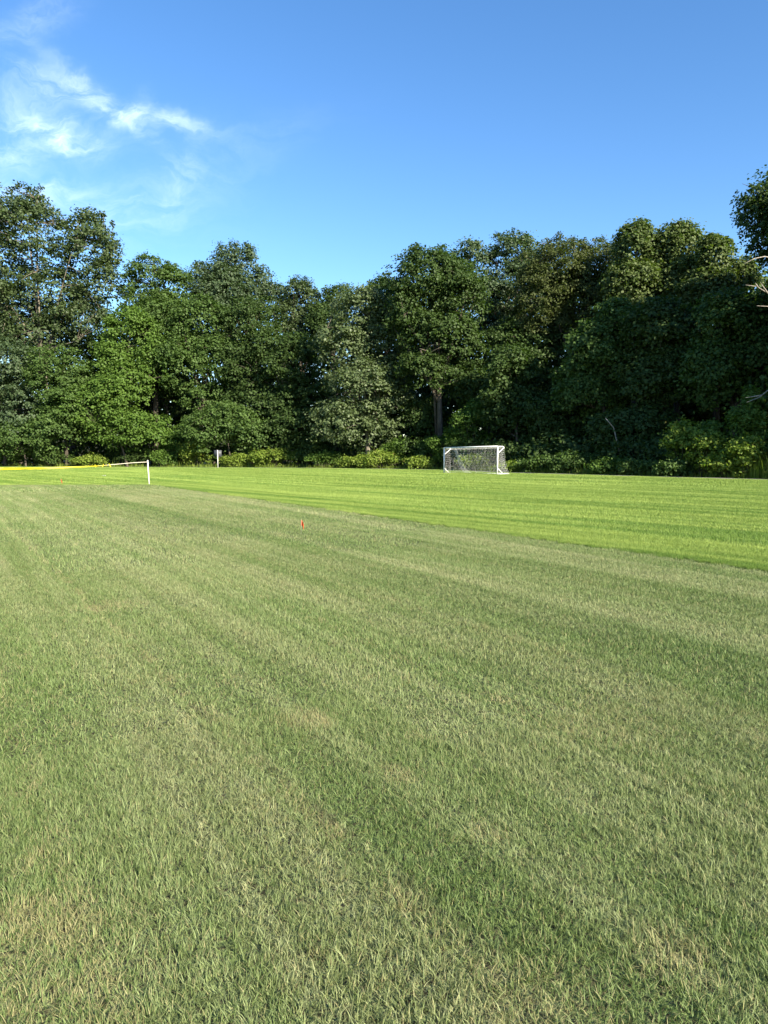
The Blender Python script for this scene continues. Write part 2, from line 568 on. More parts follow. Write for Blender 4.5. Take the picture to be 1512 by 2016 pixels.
def path_strip():
    v = []
    xs = np.linspace(-80, 60, 71)
    for x in xs:
        y = float(edge_y(x))
        v += [(x, y + 0.15, 0.03), (x, y + 1.75, 0.03), (x, y + 0.15, -0.05), (x, y + 1.75, -0.05)]
    f = []
    for i in range(len(xs) - 1):
        a, b = 4 * i, 4 * i + 4
        f += [(a, b, b + 1, a + 1), (a + 2, b + 2, b, a), (a + 1, b + 1, b + 3, a + 3)]
    m, n, out = mat_new('asphalt')
    pos = n.new('ShaderNodeNewGeometry').outputs['Position']
    nz = n.new('ShaderNodeTexNoise', {'Vector': pos, 'Scale': 3.0, 'Detail': 6.0}).outputs['Fac']
    c = n.mix(nz, (0.12, 0.12, 0.115), (0.21, 0.205, 0.19))
    b = n.new('ShaderNodeBsdfPrincipled', {'Base Color': c, 'Roughness': 0.9})
    n.link(b.outputs[0], out.inputs[0])
    tag(link('path', mesh_np('path', np.array(v), np.array(f), m)), kind='structure')


path_strip()


# ------------------------------------------------------------------ grass blades
def blade_patch(name, size, count, height, width, segs, mat, seed, lean=0.35):
    g = np.random.default_rng(seed)
    n = count
    base = np.stack([g.uniform(-.5, .5, n) * size, g.uniform(-.5, .5, n) * size, np.zeros(n)], 1)
    # blades stand in small tufts that share a lean, with thinner turf between
    nt = max(8, int(size * size * 1500))
    tc = np.stack([g.uniform(-.5, .5, nt) * size, g.uniform(-.5, .5, nt) * size], 1)
    ti = g.integers(nt, size=n)
    intuft = g.random(n) < (0.48 if segs > 1 else 0.3)
    xy = tc[ti] + g.normal(size=(n, 2)) * 0.009
    xy = (xy / size + 0.5) % 1.0 * size - 0.5 * size
    base[intuft, :2] = xy[intuft]
    taz = g.normal(math.pi / 2, 1.9, nt)
    az = g.normal(math.pi / 2, 1.9, n)                  # leans a little more along +Y than back
    az = np.where(intuft, taz[ti] + g.normal(0, 0.55, n), az)
    tilt = np.clip(g.normal(lean + 0.30, 0.33, n), 0.05, 1.3)
    h = height * np.minimum(g.lognormal(0, 0.24, n), 1.75)
    w = width * g.uniform(0.7, 1.3, n)
    ld = np.stack([np.cos(az), np.sin(az), np.zeros(n)], 1)
    fa = g.uniform(0, math.pi, n)
    wd = np.stack([np.cos(fa), np.sin(fa), np.zeros(n)], 1)
    rnd = np.clip(np.where(intuft, g.uniform(0, 1, nt)[ti] * 0.5 + g.uniform(0, 0.5, n), g.uniform(0, 1, n)), 0, 1)
    up = np.array([0, 0, 1.0])
    rings, al = [], []
    steps = np.linspace(0, 1, segs + 1)
    p = base.copy()
    for i, s_ in enumerate(steps):
        if i:
            ang = tilt * (0.45 + 1.1 * s_)
            p = p + (np.cos(ang)[:, None] * up + np.sin(ang)[:, None] * ld) * (h / segs)[:, None]
        if i < segs:
            ww = (w * (1 - 0.35 * s_))[:, None] * 0.5
            rings += [p - wd * ww, p + wd * ww]
            al += [np.full(n, s_)] * 2
        else:
            rings.append(p)
            al.append(np.full(n, 1.0))
    k = len(rings)
    v = np.stack(rings, 1).reshape(-1, 3)
    v[:, 2] = np.maximum(v[:, 2], 0.0)
    ids = np.arange(n)[:, None] * k
    faces = []
    for i in range(segs - 1):
        faces.append(ids + np.array([2 * i, 2 * i + 1, 2 * i + 3, 2 * i + 2])[None])
    faces.append(ids + np.array([2 * segs - 2, 2 * segs - 1, 2 * segs])[None])
    return mesh_np(name, v, faces, mat, {'rnd': np.repeat(rnd, k), 'along': np.stack(al, 1).ravel()})


LODS = ((0.5, 8000, 0.034, 0.0022, 2), (1.0, 14500, 0.036, 0.0031, 2), (2.0, 16500, 0.041, 0.0068, 1), (4.0, 17000, 0.050, 0.021, 1))
NVAR = (4, 3, 3, 2)


def grass(name, plot, mat, hscale):
    coll = bpy.data.collections.new(name + '_clumps')
    first, q = [], 0
    for L, (size, cnt, h, w, segs) in enumerate(LODS):
        first.append(q)
        for k in range(NVAR[L]):
            nm = f'{name}_clump_{q:02d}'
            o = bpy.data.objects.new(nm, blade_patch(nm, size, cnt, h * hscale, w, segs, mat, 100 * L + k + (0 if plot else 1000)))
            coll.objects.link(o)
            q += 1
    g = np.random.default_rng(5 if plot else 6)
    if plot:
        ax, nx = A, NRM
    else:
        ax, nx = A, NRM
    pts, rots, scl, var = [], [], [], []
    ang0 = math.atan2(ax.y, ax.x) - math.pi / 2

    def visit(s, t, size):
        # cell centre s,t in stripe axes
        c = nx * s + ax * t
        x, y = c.x, c.y
        h = size * 0.71
        if y < 0.35 - h or abs(x) > 0.58 * y + 2.4 + h:
            return
        if y > float(edge_y(x)) + h:
            return
        d = math.hypot(x, y)
        L = {0.5: 0, 1.0: 1, 2.0: 2, 4.0: 3}[size]
        jit = g.uniform(0.85, 1.18)
        want = 0.5 if d < 4.6 * jit else 1.0 if d < 12.5 * jit else 2.0 if d < 33 * jit else 4.0
        cs = [(s + a * size / 2, t + b * size / 2) for a in (-1, 1) for b in (-1, 1)]
        ins = []
        for a, b in cs + [(s, t)]:
            w = nx * a + ax * b
            aa = max(min(a, S0 - 1e-3), -1e9) if abs(a - S0) < 1e-4 and s < S0 else (S0 + 1e-3 if abs(a - S0) < 1e-4 else a)
            w = nx * aa + ax * b
            ok = bool(in_plot(w.x, w.y)) == plot and w.y < float(edge_y(w.x)) - 0.05
            ins.append(ok)
        if not any(ins) and size <= 1.0:
            return
        if size > want or (size > 0.5 and not all(ins)):
            for a in (-1, 1):
                for b in (-1, 1):
                    visit(s + a * size / 4, t + b * size / 4, size / 2)
            return
        if not ins[4]:
            return
        if plot:
            flip = (math.floor((s + 40.0) / 1.4)) % 2
        else:
            flip = (math.floor((s + 40.3) / 1.6)) % 2
        pts.append((x, y, 0.006))
        rots.append(ang0 + (math.pi if flip else 0))
        sx = 1 if g.random() < 0.5 else -1
        zz = g.uniform(0.82, 1.18)
        if not plot and abs(s - S0) < 0.45:
            zz *= 1.35
        scl.append((sx * 1.04, 1.04, zz))
        var.append(first[L] + int(g.integers(NVAR[L])))

    sz = 4.0
    s_lo = S0 - 30 * sz
    for i in range(60):
        for j in range(-20, 32):
            visit(s_lo + (i + 0.5) * sz, (j + 0.5) * sz, sz)
    if not plot:
        # the taller grass spills over the mown edge in small tufts
        for _ in range(420):
            t = g.uniform(1.0, (POST_XY.y - NRM.y * S0) / A.y)
            s = S0 - abs(g.normal(0, 0.07)) + 0.03
            c = NRM * s + A * t
            if c.y < 1.5 or abs(c.x) > 0.62 * c.y + 2:
                continue
            pts.append((c.x, c.y, 0.006))
            rots.append(g.uniform(0, 6.28))
            k_ = g.uniform(0.15, 0.34)
            scl.append((k_, k_, g.uniform(0.8, 1.25)))
            var.append(int(g.integers(NVAR[0])))
    me = bpy.data.meshes.new(name)
    me.from_pydata(pts, [], [])
    a1 = me.attributes.new('rot', 'FLOAT_VECTOR', 'POINT')
    a1.data.foreach_set('vector', np.array([(0, 0, r) for r in rots], dtype=np.float32).ravel())
    a2 = me.attributes.new('scl', 'FLOAT_VECTOR', 'POINT')
    a2.data.foreach_set('vector', np.array(scl, dtype=np.float32).ravel())
    a3 = me.attributes.new('pick', 'INT', 'POINT')
    a3.data.foreach_set('value', np.array(var, dtype=np.int32))
    me.materials.append(mat)
    o = link(name, me)
    tag(o, kind='stuff')
    ng = bpy.data.node_groups.new(name + '_scatter', 'GeometryNodeTree')
    ng.interface.new_socket('Geometry', in_out='INPUT', socket_type='NodeSocketGeometry')
    ng.interface.new_socket('Geometry', in_out='OUTPUT', socket_type='NodeSocketGeometry')
    gi = ng.nodes.new('NodeGroupInput')
    go = ng.nodes.new('NodeGroupOutput')
    ci = ng.nodes.new('GeometryNodeCollectionInfo')
    ci.inputs['Collection'].default_value = coll
    ci.inputs['Separate Children'].default_value = True
    ci.inputs['Reset Children'].default_value = True
    ip = ng.nodes.new('GeometryNodeInstanceOnPoints')
    ip.inputs['Pick Instance'].default_value = True

    def attr(nm, typ):
        a = ng.nodes.new('GeometryNodeInputNamedAttribute')
        a.data_type = typ
        a.inputs['Name'].default_value = nm
        return a.outputs['Attribute']
    ng.links.new(gi.outputs[0], ip.inputs['Points'])
    ng.links.new(ci.outputs[0], ip.inputs['Instance'])
    ng.links.new(attr('pick', 'INT'), ip.inputs['Instance Index'])
    e2r = ng.nodes.new('FunctionNodeEulerToRotation')
    ng.links.new(attr('rot', 'FLOAT_VECTOR'), e2r.inputs[0])
    ng.links.new(e2r.outputs[0], ip.inputs['Rotation'])
    ng.links.new(attr('scl', 'FLOAT_VECTOR'), ip.inputs['Scale'])
    ng.links.new(ip.outputs[0], go.inputs[0])
    md = o.modifiers.new('scatter', 'NODES')
    md.node_group = ng
    print(name, len(pts), 'patches')
    return o


grass('plot_grass', True, turf_mat('plot_blades', True, True), 1.0)
grass('field_grass', False, turf_mat('field_blades', False, True), 1.25)


# ------------------------------------------------------------------ trees
def leaves(g, centres, radii, flat, ell, n_spray, n_leaf, spray_r, L, W, droop=0.0):
    """leaf mesh arrays: clumps -> sprays -> folded leaves"""
    C = np.asarray(centres, float)
    Rr = np.asarray(radii, float)
    wgt = Rr ** 2 * np.where(C[:, 1] > C[:, 1].mean() + 1.0, 0.6, 1.0)
    nc = len(C)
    ns = n_spray
    idx = g.choice(nc, ns, p=wgt / wgt.sum())
    d = g.normal(size=(ns, 3))
    d /= np.linalg.norm(d, axis=1)[:, None]
    low = (d[:, 2] < -0.25) & (g.random(ns) < 0.7)
    d[low, 2] *= -1
    rad = g.uniform(0.3, 1.0, ns) ** 0.35
    S = C[idx] + d * (Rr[idx] * rad)[:, None] * np.array([1, 1, flat])
    if ell is not None:
        # a third of the sprays fill the crown's outer shell between the clumps
        nf = int(ns * 0.46)
        ea = np.array([r[0] * r[2] for c, r in ell])
        ei = g.choice(len(ell), nf, p=ea / ea.sum())
        ec = np.array([c for c, r in ell])[ei]
        er = np.array([r for c, r in ell])[ei]
        flip = (d[:nf, 1] > 0.2) & (g.random(nf) < 0.4)
        d[:nf][flip, 1] *= -1
        S[:nf] = ec + d[:nf] * er * (0.58 + 0.46 * g.random(nf))[:, None]
    tone_c = g.uniform(0, 1, nc)
    tone = np.clip(tone_c[idx] * 0.6 + g.uniform(0, 0.4, ns), 0, 1)
    li = np.repeat(np.arange(ns), n_leaf)
    nl = len(li)
    P = S[li] + g.normal(size=(nl, 3)) * np.array([1, 1, 0.65]) * (spray_r * np.sqrt(Rr[idx][li] / Rr.mean()))[:, None]
    nr = d[li] * 0.75 + np.array([0, 0, 0.45]) + g.normal(size=(nl, 3)) * 0.46
    nr /= np.linalg.norm(nr, axis=1)[:, None]
    tv = g.normal(size=(nl, 3)) + d[li] * 0.6 + np.array([0, 0, -droop])
    tv -= nr * (tv * nr).sum(1)[:, None]
    tv /= np.linalg.norm(tv, axis=1)[:, None]
    bv = np.cross(nr, tv)
    sc = g.uniform(0.65, 1.3, nl)[:, None]
    a = P - tv * L * 0.5 * sc
    c = P + tv * L * 0.5 * sc
    b = P + bv * W * 0.5 * sc + nr * W * 0.12 * sc
    e = P - bv * W * 0.5 * sc + nr * W * 0.12 * sc
    V = np.stack([a, b, c, e], 1).reshape(-1, 3)
    i4 = np.arange(nl)[:, None] * 4
    Fq = np.concatenate([i4 + np.array([0, 1, 2])[None], i4 + np.array([0, 2, 3])[None]], 0)
    rn = np.repeat(g.uniform(0, 1, nl), 4)
    tn = np.repeat(tone[li], 4)
    return V, Fq, rn, tn


def bez(p0, p1, p2, k):
    out = []
    for i in range(k + 1):
        t = i / k
        out.append(p0 * (1 - t) ** 2 + p1 * 2 * t * (1 - t) + p2 * t * t)
    return out


N_LEAVES = [0]


def tree(name, label, cat, base_u, dist, lobes, mat, seed, clumps=46, sprays=900, per=16, leaf=(0.235, 0.165), rc=0.28, flat=0.82,
         bark='bark', group=None, trunk_r=None, spikes=0, nlimb=6, edge=0.35, trunk=True, droop=0.0, ry=0.9, minz=0.15, clump_m=None, lean=0.0):
    """lobes: ellipsoids of the crown as photo pixels (u, v, ru, rv [, depth offset in m])"""
    g = np.random.default_rng(seed)
    k = dist / F
    b0 = at(base_u, HORIZON, dist)
    root = empty(name, (b0.x, b0.y, 0), label, cat, group)
    ell = []
    for lb in lobes:
        u, v, ru, rv = lb[:4]
        off = lb[4] if len(lb) > 4 else g.uniform(-0.25, 0.25) * ru * k
        c = at(u, v, dist)
        c = Vector((c.x, dist + off, c.z)) - root.location
        ell.append((np.array(c), np.array([ru * k, (ru * 0.6 + rv * 0.4) * k * ry, rv * k])))
    area = np.array([e[1][0] * e[1][2] for e in ell])
    cnt = np.maximum(4, np.round(clumps * area / area.sum())).astype(int)
    cen, rad = [], []
    for (c, r), m_ in zip(ell, cnt):
        rb = (clump_m if clump_m else rc * (r[0] * r[1] * r[2]) ** (1 / 3))
        rb = min(rb, 0.72 * float(r.min()))
        for _ in range(m_):
            d = g.normal(size=3)
            d /= np.linalg.norm(d)
            if d[2] < -0.3 and g.random() < 0.5:
                d[2] *= -1
            rr = rb * min(1.7, g.lognormal(-0.06, 0.34))
            cen.append(c + d * np.maximum(r - rr * 0.45, 0.05) * g.uniform(0.80, 1.0))
            rad.append(rr)
        for _ in range(int(m_ * edge)):
            d = g.normal(size=3)
            d[2] = abs(d[2]) if g.random() < 0.75 else d[2]
            d /= np.linalg.norm(d)
            cen.append(c + d * r * g.uniform(0.92, 1.10))
            rad.append(rb * g.uniform(0.28, 0.55))
        for _ in range(spikes):
            a_ = g.uniform(0, 2 * math.pi)
            q = math.sqrt(g.uniform(0, 1)) * 0.85
            top = math.sqrt(max(0.0, 1 - q * q))
            pz = c + r * np.array([math.cos(a_) * q, math.sin(a_) * q, top])
            for j in range(3):
                cen.append(pz + np.array([0, 0, rb * 0.42 * j]))
                rad.append(rb * (0.5 - 0.13 * j))
    cen = np.array(cen)
    rad = np.array(rad)
    cen[:, 2] = np.maximum(cen[:, 2], minz + rad * flat * 0.6)
    V, Fq, rn, tn = leaves(g, cen, rad, flat, ell if trunk else None, int(sprays * 1.22), per, max(leaf) * 0.95, leaf[0], leaf[1] * 1.3, droop)
    V[:, 2] = np.maximum(V[:, 2], 0.03)
    N_LEAVES[0] += len(V) // 4
    link('crown' if trunk else 'foliage', mesh_np(name + '_crown', V, Fq, M[mat], {'rnd': rn, 'tone': tn}), root)
    # wood
    zs = cen[:, 2]
    H = zs.max()
    lowc = np.percentile(zs, 12)
    cxy = cen[:, :2].mean(0)
    if trunk:
        tr = trunk_r or max(0.10, H * 0.0155)
        fork = Vector((cxy[0] * 0.45 + lean * 0.5, cxy[1] * 0.4, max(lowc * 0.8, H * 0.25)))
        topp = Vector((cxy[0] + lean, cxy[1], H * 0.86))
        pts = [Vector((0, 0, -0.1)), Vector((fork.x * 0.1, 0, 0.4))] + bez(Vector((fork.x * 0.1, 0, 0.41)), Vector((fork.x * 0.5, fork.y * .5, fork.z * .55)), fork, 4)[1:] + bez(fork, (fork + topp) / 2 + Vector((g.normal() * .5, g.normal() * .5, 0)), topp, 4)[1:]
        rr = list(np.interp(np.linspace(0, 1, len(pts)), [0, 0.12, 0.5, 1], [tr * 1.35, tr, tr * 0.72, tr * 0.12]))
        gg = Geo()
        gg.tube(pts, rr, 9)
        link('trunk', gg.mesh(name + '_trunk', M[bark]), root)
        order = g.permutation(len(cen))
        targets = [i for i in order if rad[i] > np.median(rad) * 0.8][:nlimb]
        lp = []
        for i in targets:
            tpt = Vector(cen[i])
            z0 = min(max(fork.z * g.uniform(0.75, 1.15), H * 0.18), tpt.z - 0.3) if tpt.z > 1 else 0.3
            # start on the trunk line
            st = min(pts, key=lambda q: abs(q.z - z0))
            midp = st.lerp(tpt, 0.45) + Vector((g.normal() * 0.3, g.normal() * 0.3, (tpt.z - st.z) * 0.12))
            bp = bez(st, midp, tpt, 6)
            lp.append(bp)
            lg = Geo()
            lg.tube(bp, list(np.linspace(tr * 0.45, tr * 0.06, 7)), 6)
            link('limb', lg.mesh(name + '_limb', M[bark]), root)
        tg = Geo()
        allp = [q for b in lp for q in b[2:]] + pts[-5:]
        ap = np.array([tuple(q) for q in allp])
        for i in range(len(cen)):
            j = int(np.argmin(((ap - cen[i]) ** 2).sum(1)))
            a_, b_ = allp[j], Vector(cen[i])
            if (b_ - a_).length < 0.2:
                continue
            m_ = a_.lerp(b_, 0.5) + Vector((0, 0, 0.12 * (b_ - a_).length))
            tg.tube(bez(a_, m_, b_, 3), list(np.linspace(tr * 0.16, tr * 0.035, 4)), 4, cap=False)
        if tg.v:
            tag(link('twigs', tg.mesh(name + '_twigs', M[bark]), root), kind='stuff')
    else:
        sg = Geo()
        for i in g.permutation(len(cen))[:14]:
            b_ = Vector(cen[i])
            s_ = Vector((cxy[0] + g.normal() * 0.2, cxy[1] + g.normal() * 0.2, -0.05))
            sg.tube(bez(s_, s_.lerp(b_, 0.5) + Vector((0, 0, 0.2)), b_, 4), list(np.linspace(0.03, 0.008, 5)), 4, cap=False)
        tag(link('stems', sg.mesh(name + '_stems', M[bark]), root), kind='stuff')
    return root


LOW = dict(clumps=40, sprays=620, per=15)

# --- left part of the wood
tree('oak_tree', 'tall airy grey-green oak with sky gaps at the far left, highest of the left trees', 'tree', 105, 89,
     [(45, 470, 80, 95), (170, 505, 62, 92), (-50, 500, 90, 110), (70, 590, 120, 75), (205, 575, 40, 75), (226, 500, 15, 30), (-40, 640, 80, 60), (150, 640, 70, 45), (70, 668, 90, 38)], 'oak', 1,
     clumps=190, sprays=2700, per=16, leaf=(0.30, 0.20), rc=0.20, edge=0.8, nlimb=11, bark='bark_pale', trunk_r=0.36)
tree('maple_tree', 'dark bluish maple at the left border, in front of the tall airy oak', 'tree', 10, 84,
     [(10, 750, 80, 85), (50, 820, 70, 70), (-50, 800, 90, 90)], 'blue', 2, clumps=60, sprays=1150)
tree('maple_tree', 'small round maple directly below the pale forked limbs of the tall oak', 'tree', 130, 83.5,
     [(125, 745, 62, 62), (150, 810, 70, 70)], 'mid', 3, clumps=50, sprays=900)
tree('vine_covered_tree', 'crooked tree draped in yellow-green vines right of the tall left oak', 'tree', 240, 84,
     [(255, 655, 55, 50), (225, 720, 42, 50), (305, 715, 42, 55), (255, 760, 50, 50)], 'fresh', 4, clumps=70, sprays=1150, leaf=(0.24, 0.17), droop=0.6)
tree('spreading_tree', 'low wide bright green tree overhanging the grass behind the white fence post', 'tree', 250, 82,
     [(245, 845, 85, 42), (180, 810, 75, 55), (295, 865, 48, 32), (215, 780, 55, 40)], 'fresh', 5, clumps=80, sprays=1350, leaf=(0.25, 0.17), flat=0.6)
tree('understorey_tree', 'leafy low tree behind the sagging yellow tape at the left border', 'tree', 50, 82.5,
     [(45, 865, 75, 38), (110, 850, 60, 45), (-30, 865, 60, 40)], 'mid', 6, clumps=60, sprays=950, flat=0.6)
tree('ash_tree', 'rounded green tree whose small open top stands beside the gap right of the oak', 'tree', 305, 88,
     [(290, 545, 42, 42), (340, 570, 45, 50), (275, 600, 40, 50), (330, 650, 62, 70)], 'mid', 7, clumps=75, sprays=1300, edge=0.6)
tree('poplar_tree', 'tree with several pointed upright tops, tallest in the left middle', 'tree', 450, 90,
     [(450, 602, 74, 52), (434, 522, 14, 42), (462, 514, 15, 42), (490, 524, 14, 38), (513, 556, 18, 36), (402, 552, 26, 34), (540, 592, 30, 30), (450, 560, 40, 34)], 'blue', 8,
     clumps=90, sprays=1500, clump_m=1.3, flat=1.25, edge=0.6)
tree('maple_tree', 'broad leafy tree below and left of the pointed tops, darker gap at its foot', 'tree', 395, 85,
     [(390, 640, 65, 60), (360, 715, 60, 60), (425, 720, 55, 65), (400, 790, 55, 40)], 'mid', 9, clumps=75, sprays=1300)
tree('maple_tree', 'full green tree below the pointed tops on their right, behind the back of the sign', 'tree', 500, 84,
     [(490, 640, 62, 55), (530, 700, 58, 60), (480, 730, 55, 65), (510, 800, 65, 45)], 'deep', 10, clumps=75, sprays=1300)
tree('cherry_tree', 'thin open tree with small sky holes, left of the dip in the skyline', 'tree', 592, 88,
     [(592, 588, 32, 40), (565, 622, 36, 36), (600, 655, 34, 50), (615, 600, 18, 30)], 'oak', 11, clumps=48, sprays=640, edge=0.8, nlimb=8)
tree('maple_tree', 'shaded green tree filling the space under the thin open tree', 'tree', 580, 82,
     [(585, 730, 58, 70), (560, 800, 62, 55), (610, 790, 50, 55)], 'deep', 12, clumps=60, sprays=1050)
tree('silver_maple_tree', 'pale silvery-leaved tree in the middle, reaching down almost to the grass', 'tree', 725, 75,
     [(715, 622, 70, 58), (680, 690, 62, 62), (755, 680, 52, 60), (715, 760, 78, 60), (670, 830, 62, 45), (765, 800, 50, 65), (730, 850, 55, 40)], 'pale', 13,
     clumps=120, sprays=2300, leaf=(0.25, 0.15), rc=0.27, edge=0.5, bark='bark_pale')
tree('understorey_tree', 'low leafy tree behind the sign, its sprays level and dark beneath', 'tree', 455, 80,
     [(450, 835, 62, 42), (490, 855, 50, 34), (400, 850, 40, 40)], 'mid', 51, clumps=60, sprays=800, flat=0.5)
tree('understorey_tree', 'low shaded tree left of the pale silvery one, close above the shrubs', 'tree', 585, 79.5,
     [(590, 840, 56, 42), (550, 855, 40, 32), (630, 862, 36, 28)], 'deep', 52, clumps=50, sprays=720, flat=0.55)
tree('understorey_tree', 'dark low tree under the big rounded oak, left of the goal', 'tree', 835, 76,
     [(830, 830, 45, 50), (870, 850, 45, 45)], 'deep', 53, clumps=44, sprays=620)
tree('understorey_tree', 'dark low tree standing behind the sunlit bush and the goal', 'tree', 985, 72,
     [(985, 800, 52, 60), (940, 770, 46, 50), (1020, 850, 45, 50)], 'deep', 54, clumps=60, sprays=850)
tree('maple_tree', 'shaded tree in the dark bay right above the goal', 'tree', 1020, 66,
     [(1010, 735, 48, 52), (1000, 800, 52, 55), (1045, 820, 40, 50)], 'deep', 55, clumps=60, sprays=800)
tree('maple_tree', 'dark tree filling the gap beneath the tall left oak', 'tree', 150, 97,
     [(150, 655, 90, 80), (45, 640, 100, 80), (210, 710, 60, 75), (-40, 690, 80, 90)], 'deep', 56, clumps=80, sprays=1300)
tree('maple_tree', 'green tree closing the wood between the vine-covered tree and the broad leafy one', 'tree', 330, 90,
     [(330, 700, 50, 60), (320, 770, 52, 55)], 'deep', 57, clumps=44, sprays=620)
tree('maple_tree', 'small dark top showing left behind the pale silvery tree', 'tree', 665, 86,
     [(668, 590, 34, 32), (640, 650, 40, 50)], 'deep', 14, **LOW)
tree('maple_tree', 'small dark crown between the pale silvery tree and the big dark round one', 'tree', 752, 82,
     [(752, 575, 30, 32), (770, 640, 40, 60)], 'deep', 15, **LOW)
# --- right part of the wood
tree('oak_tree', 'big dark rounded oak left of the skyline bump, dead twigs under its crown', 'tree', 868, 72,
     [(840, 558, 80, 68), (905, 595, 60, 76), (802, 625, 40, 62), (870, 665, 78, 55), (920, 690, 50, 36), (830, 735, 50, 45), (900, 750, 50, 40)], 'deep', 16, clumps=130, sprays=2300, nlimb=9, rc=0.26)
tree('oak_tree', 'bluish-dark oak behind, its two bumps between the rounded oak and the olive tree', 'tree', 965, 80,
     [(938, 535, 34, 52), (922, 515, 36, 40), (1008, 500, 50, 42), (1040, 520, 30, 34), (950, 600, 50, 60), (1015, 570, 50, 60), (985, 660, 55, 55)], 'blue', 117, clumps=80, sprays=1300, edge=0.6)
tree('locust_tree', 'large brownish-olive fine-leaved dome, widest crown on the skyline right of centre', 'tree', 1130, 71,
     [(1110, 540, 82, 62), (1185, 535, 62, 62), (1065, 590, 58, 66), (1150, 600, 66, 62), (1200, 600, 45, 60), (1090, 640, 60, 40)], 'olive', 18,
     clumps=120, sprays=2500, leaf=(0.20, 0.11), rc=0.25, spikes=5, edge=0.4)
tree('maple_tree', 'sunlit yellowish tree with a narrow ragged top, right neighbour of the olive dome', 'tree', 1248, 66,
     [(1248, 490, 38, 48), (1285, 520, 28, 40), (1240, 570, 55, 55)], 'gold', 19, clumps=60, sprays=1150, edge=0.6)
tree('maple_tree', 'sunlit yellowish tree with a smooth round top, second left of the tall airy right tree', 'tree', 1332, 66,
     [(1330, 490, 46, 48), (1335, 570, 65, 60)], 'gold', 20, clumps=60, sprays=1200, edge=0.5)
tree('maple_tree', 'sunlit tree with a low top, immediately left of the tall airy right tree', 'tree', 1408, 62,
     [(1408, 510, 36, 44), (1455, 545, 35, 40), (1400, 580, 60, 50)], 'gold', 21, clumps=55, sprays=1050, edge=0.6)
tree('ash_tree', 'tall airy dark tree cut by the right border, sky showing through its crown', 'tree', 1600, 52,
     [(1505, 410, 54, 64), (1480, 440, 42, 46), (1530, 480, 62, 55), (1590, 430, 90, 110), (1490, 495, 26, 18), (1680, 480, 90, 120), (1600, 640, 80, 110), (1610, 780, 80, 90)], 'deep', 22,
     clumps=170, sprays=2200, leaf=(0.21, 0.14), rc=0.20, edge=0.8, nlimb=14)
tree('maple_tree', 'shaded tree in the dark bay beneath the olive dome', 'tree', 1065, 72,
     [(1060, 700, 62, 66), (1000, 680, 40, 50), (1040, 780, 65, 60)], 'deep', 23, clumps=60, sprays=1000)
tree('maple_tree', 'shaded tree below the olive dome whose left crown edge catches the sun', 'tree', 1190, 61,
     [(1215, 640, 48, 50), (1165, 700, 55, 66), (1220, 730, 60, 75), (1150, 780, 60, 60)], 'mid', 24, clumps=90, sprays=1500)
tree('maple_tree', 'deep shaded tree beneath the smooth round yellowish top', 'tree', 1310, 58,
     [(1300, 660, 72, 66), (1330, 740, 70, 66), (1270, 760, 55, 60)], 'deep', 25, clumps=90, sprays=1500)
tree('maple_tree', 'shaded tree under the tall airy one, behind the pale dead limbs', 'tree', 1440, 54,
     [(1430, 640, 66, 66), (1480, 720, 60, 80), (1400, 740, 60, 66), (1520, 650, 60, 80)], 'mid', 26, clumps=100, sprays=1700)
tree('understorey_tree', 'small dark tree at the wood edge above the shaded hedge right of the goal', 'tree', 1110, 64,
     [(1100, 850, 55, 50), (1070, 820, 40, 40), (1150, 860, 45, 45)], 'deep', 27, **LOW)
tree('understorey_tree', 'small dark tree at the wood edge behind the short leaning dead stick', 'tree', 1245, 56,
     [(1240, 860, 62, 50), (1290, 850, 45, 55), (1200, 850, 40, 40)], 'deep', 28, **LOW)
tree('understorey_tree', 'slim sapling draped in leaves at the right, above the sunlit shrubs', 'tree', 1470, 47,
     [(1465, 830, 30, 32), (1478, 790, 12, 30), (1480, 870, 28, 30)], 'fresh', 29, clumps=36, sprays=420, per=14, leaf=(0.17, 0.11))
# --- trees standing further along the right edge; they shade the right part of the wood
side = ((37.2, 35.5, 21), (29.4, 46.8, 22), (43.5, 29, 21.5), (48, 20, 20), (35, 53, 22))
for i, (x, y, h) in enumerate(side):
    if i == 0:
        d, r = y, 5.2
        u = CX + x / d * F
        kk = F / d
        side0 = tree('maple_tree', 'green tree along the right edge of the field', 'tree', u, d,
                     [(u, HORIZON - (h * 0.74 - EYE) * kk, r * 0.85 * kk, h * 0.26 * kk), (u - r * 0.25 * kk, HORIZON - (h * 0.47 - EYE) * kk, r * kk, h * 0.28 * kk), (u, HORIZON - (h * 0.2 - EYE) * kk, r * 0.9 * kk, h * 0.2 * kk)],
                     'mid', 40, clumps=80, sprays=1500, per=12, leaf=(0.34, 0.24), group='trees along the right edge of the field', nlimb=4)
    else:
        o = side0.copy()
        col.objects.link(o)
        for ch in side0.children:
            c_ = ch.copy()
            col.objects.link(c_)
            c_.parent = o
        o.location = (x, y, 0)
        o.rotation_euler = (0, 0, 1.9 * i)
        o.scale = (1, 1, h / side[0][2])
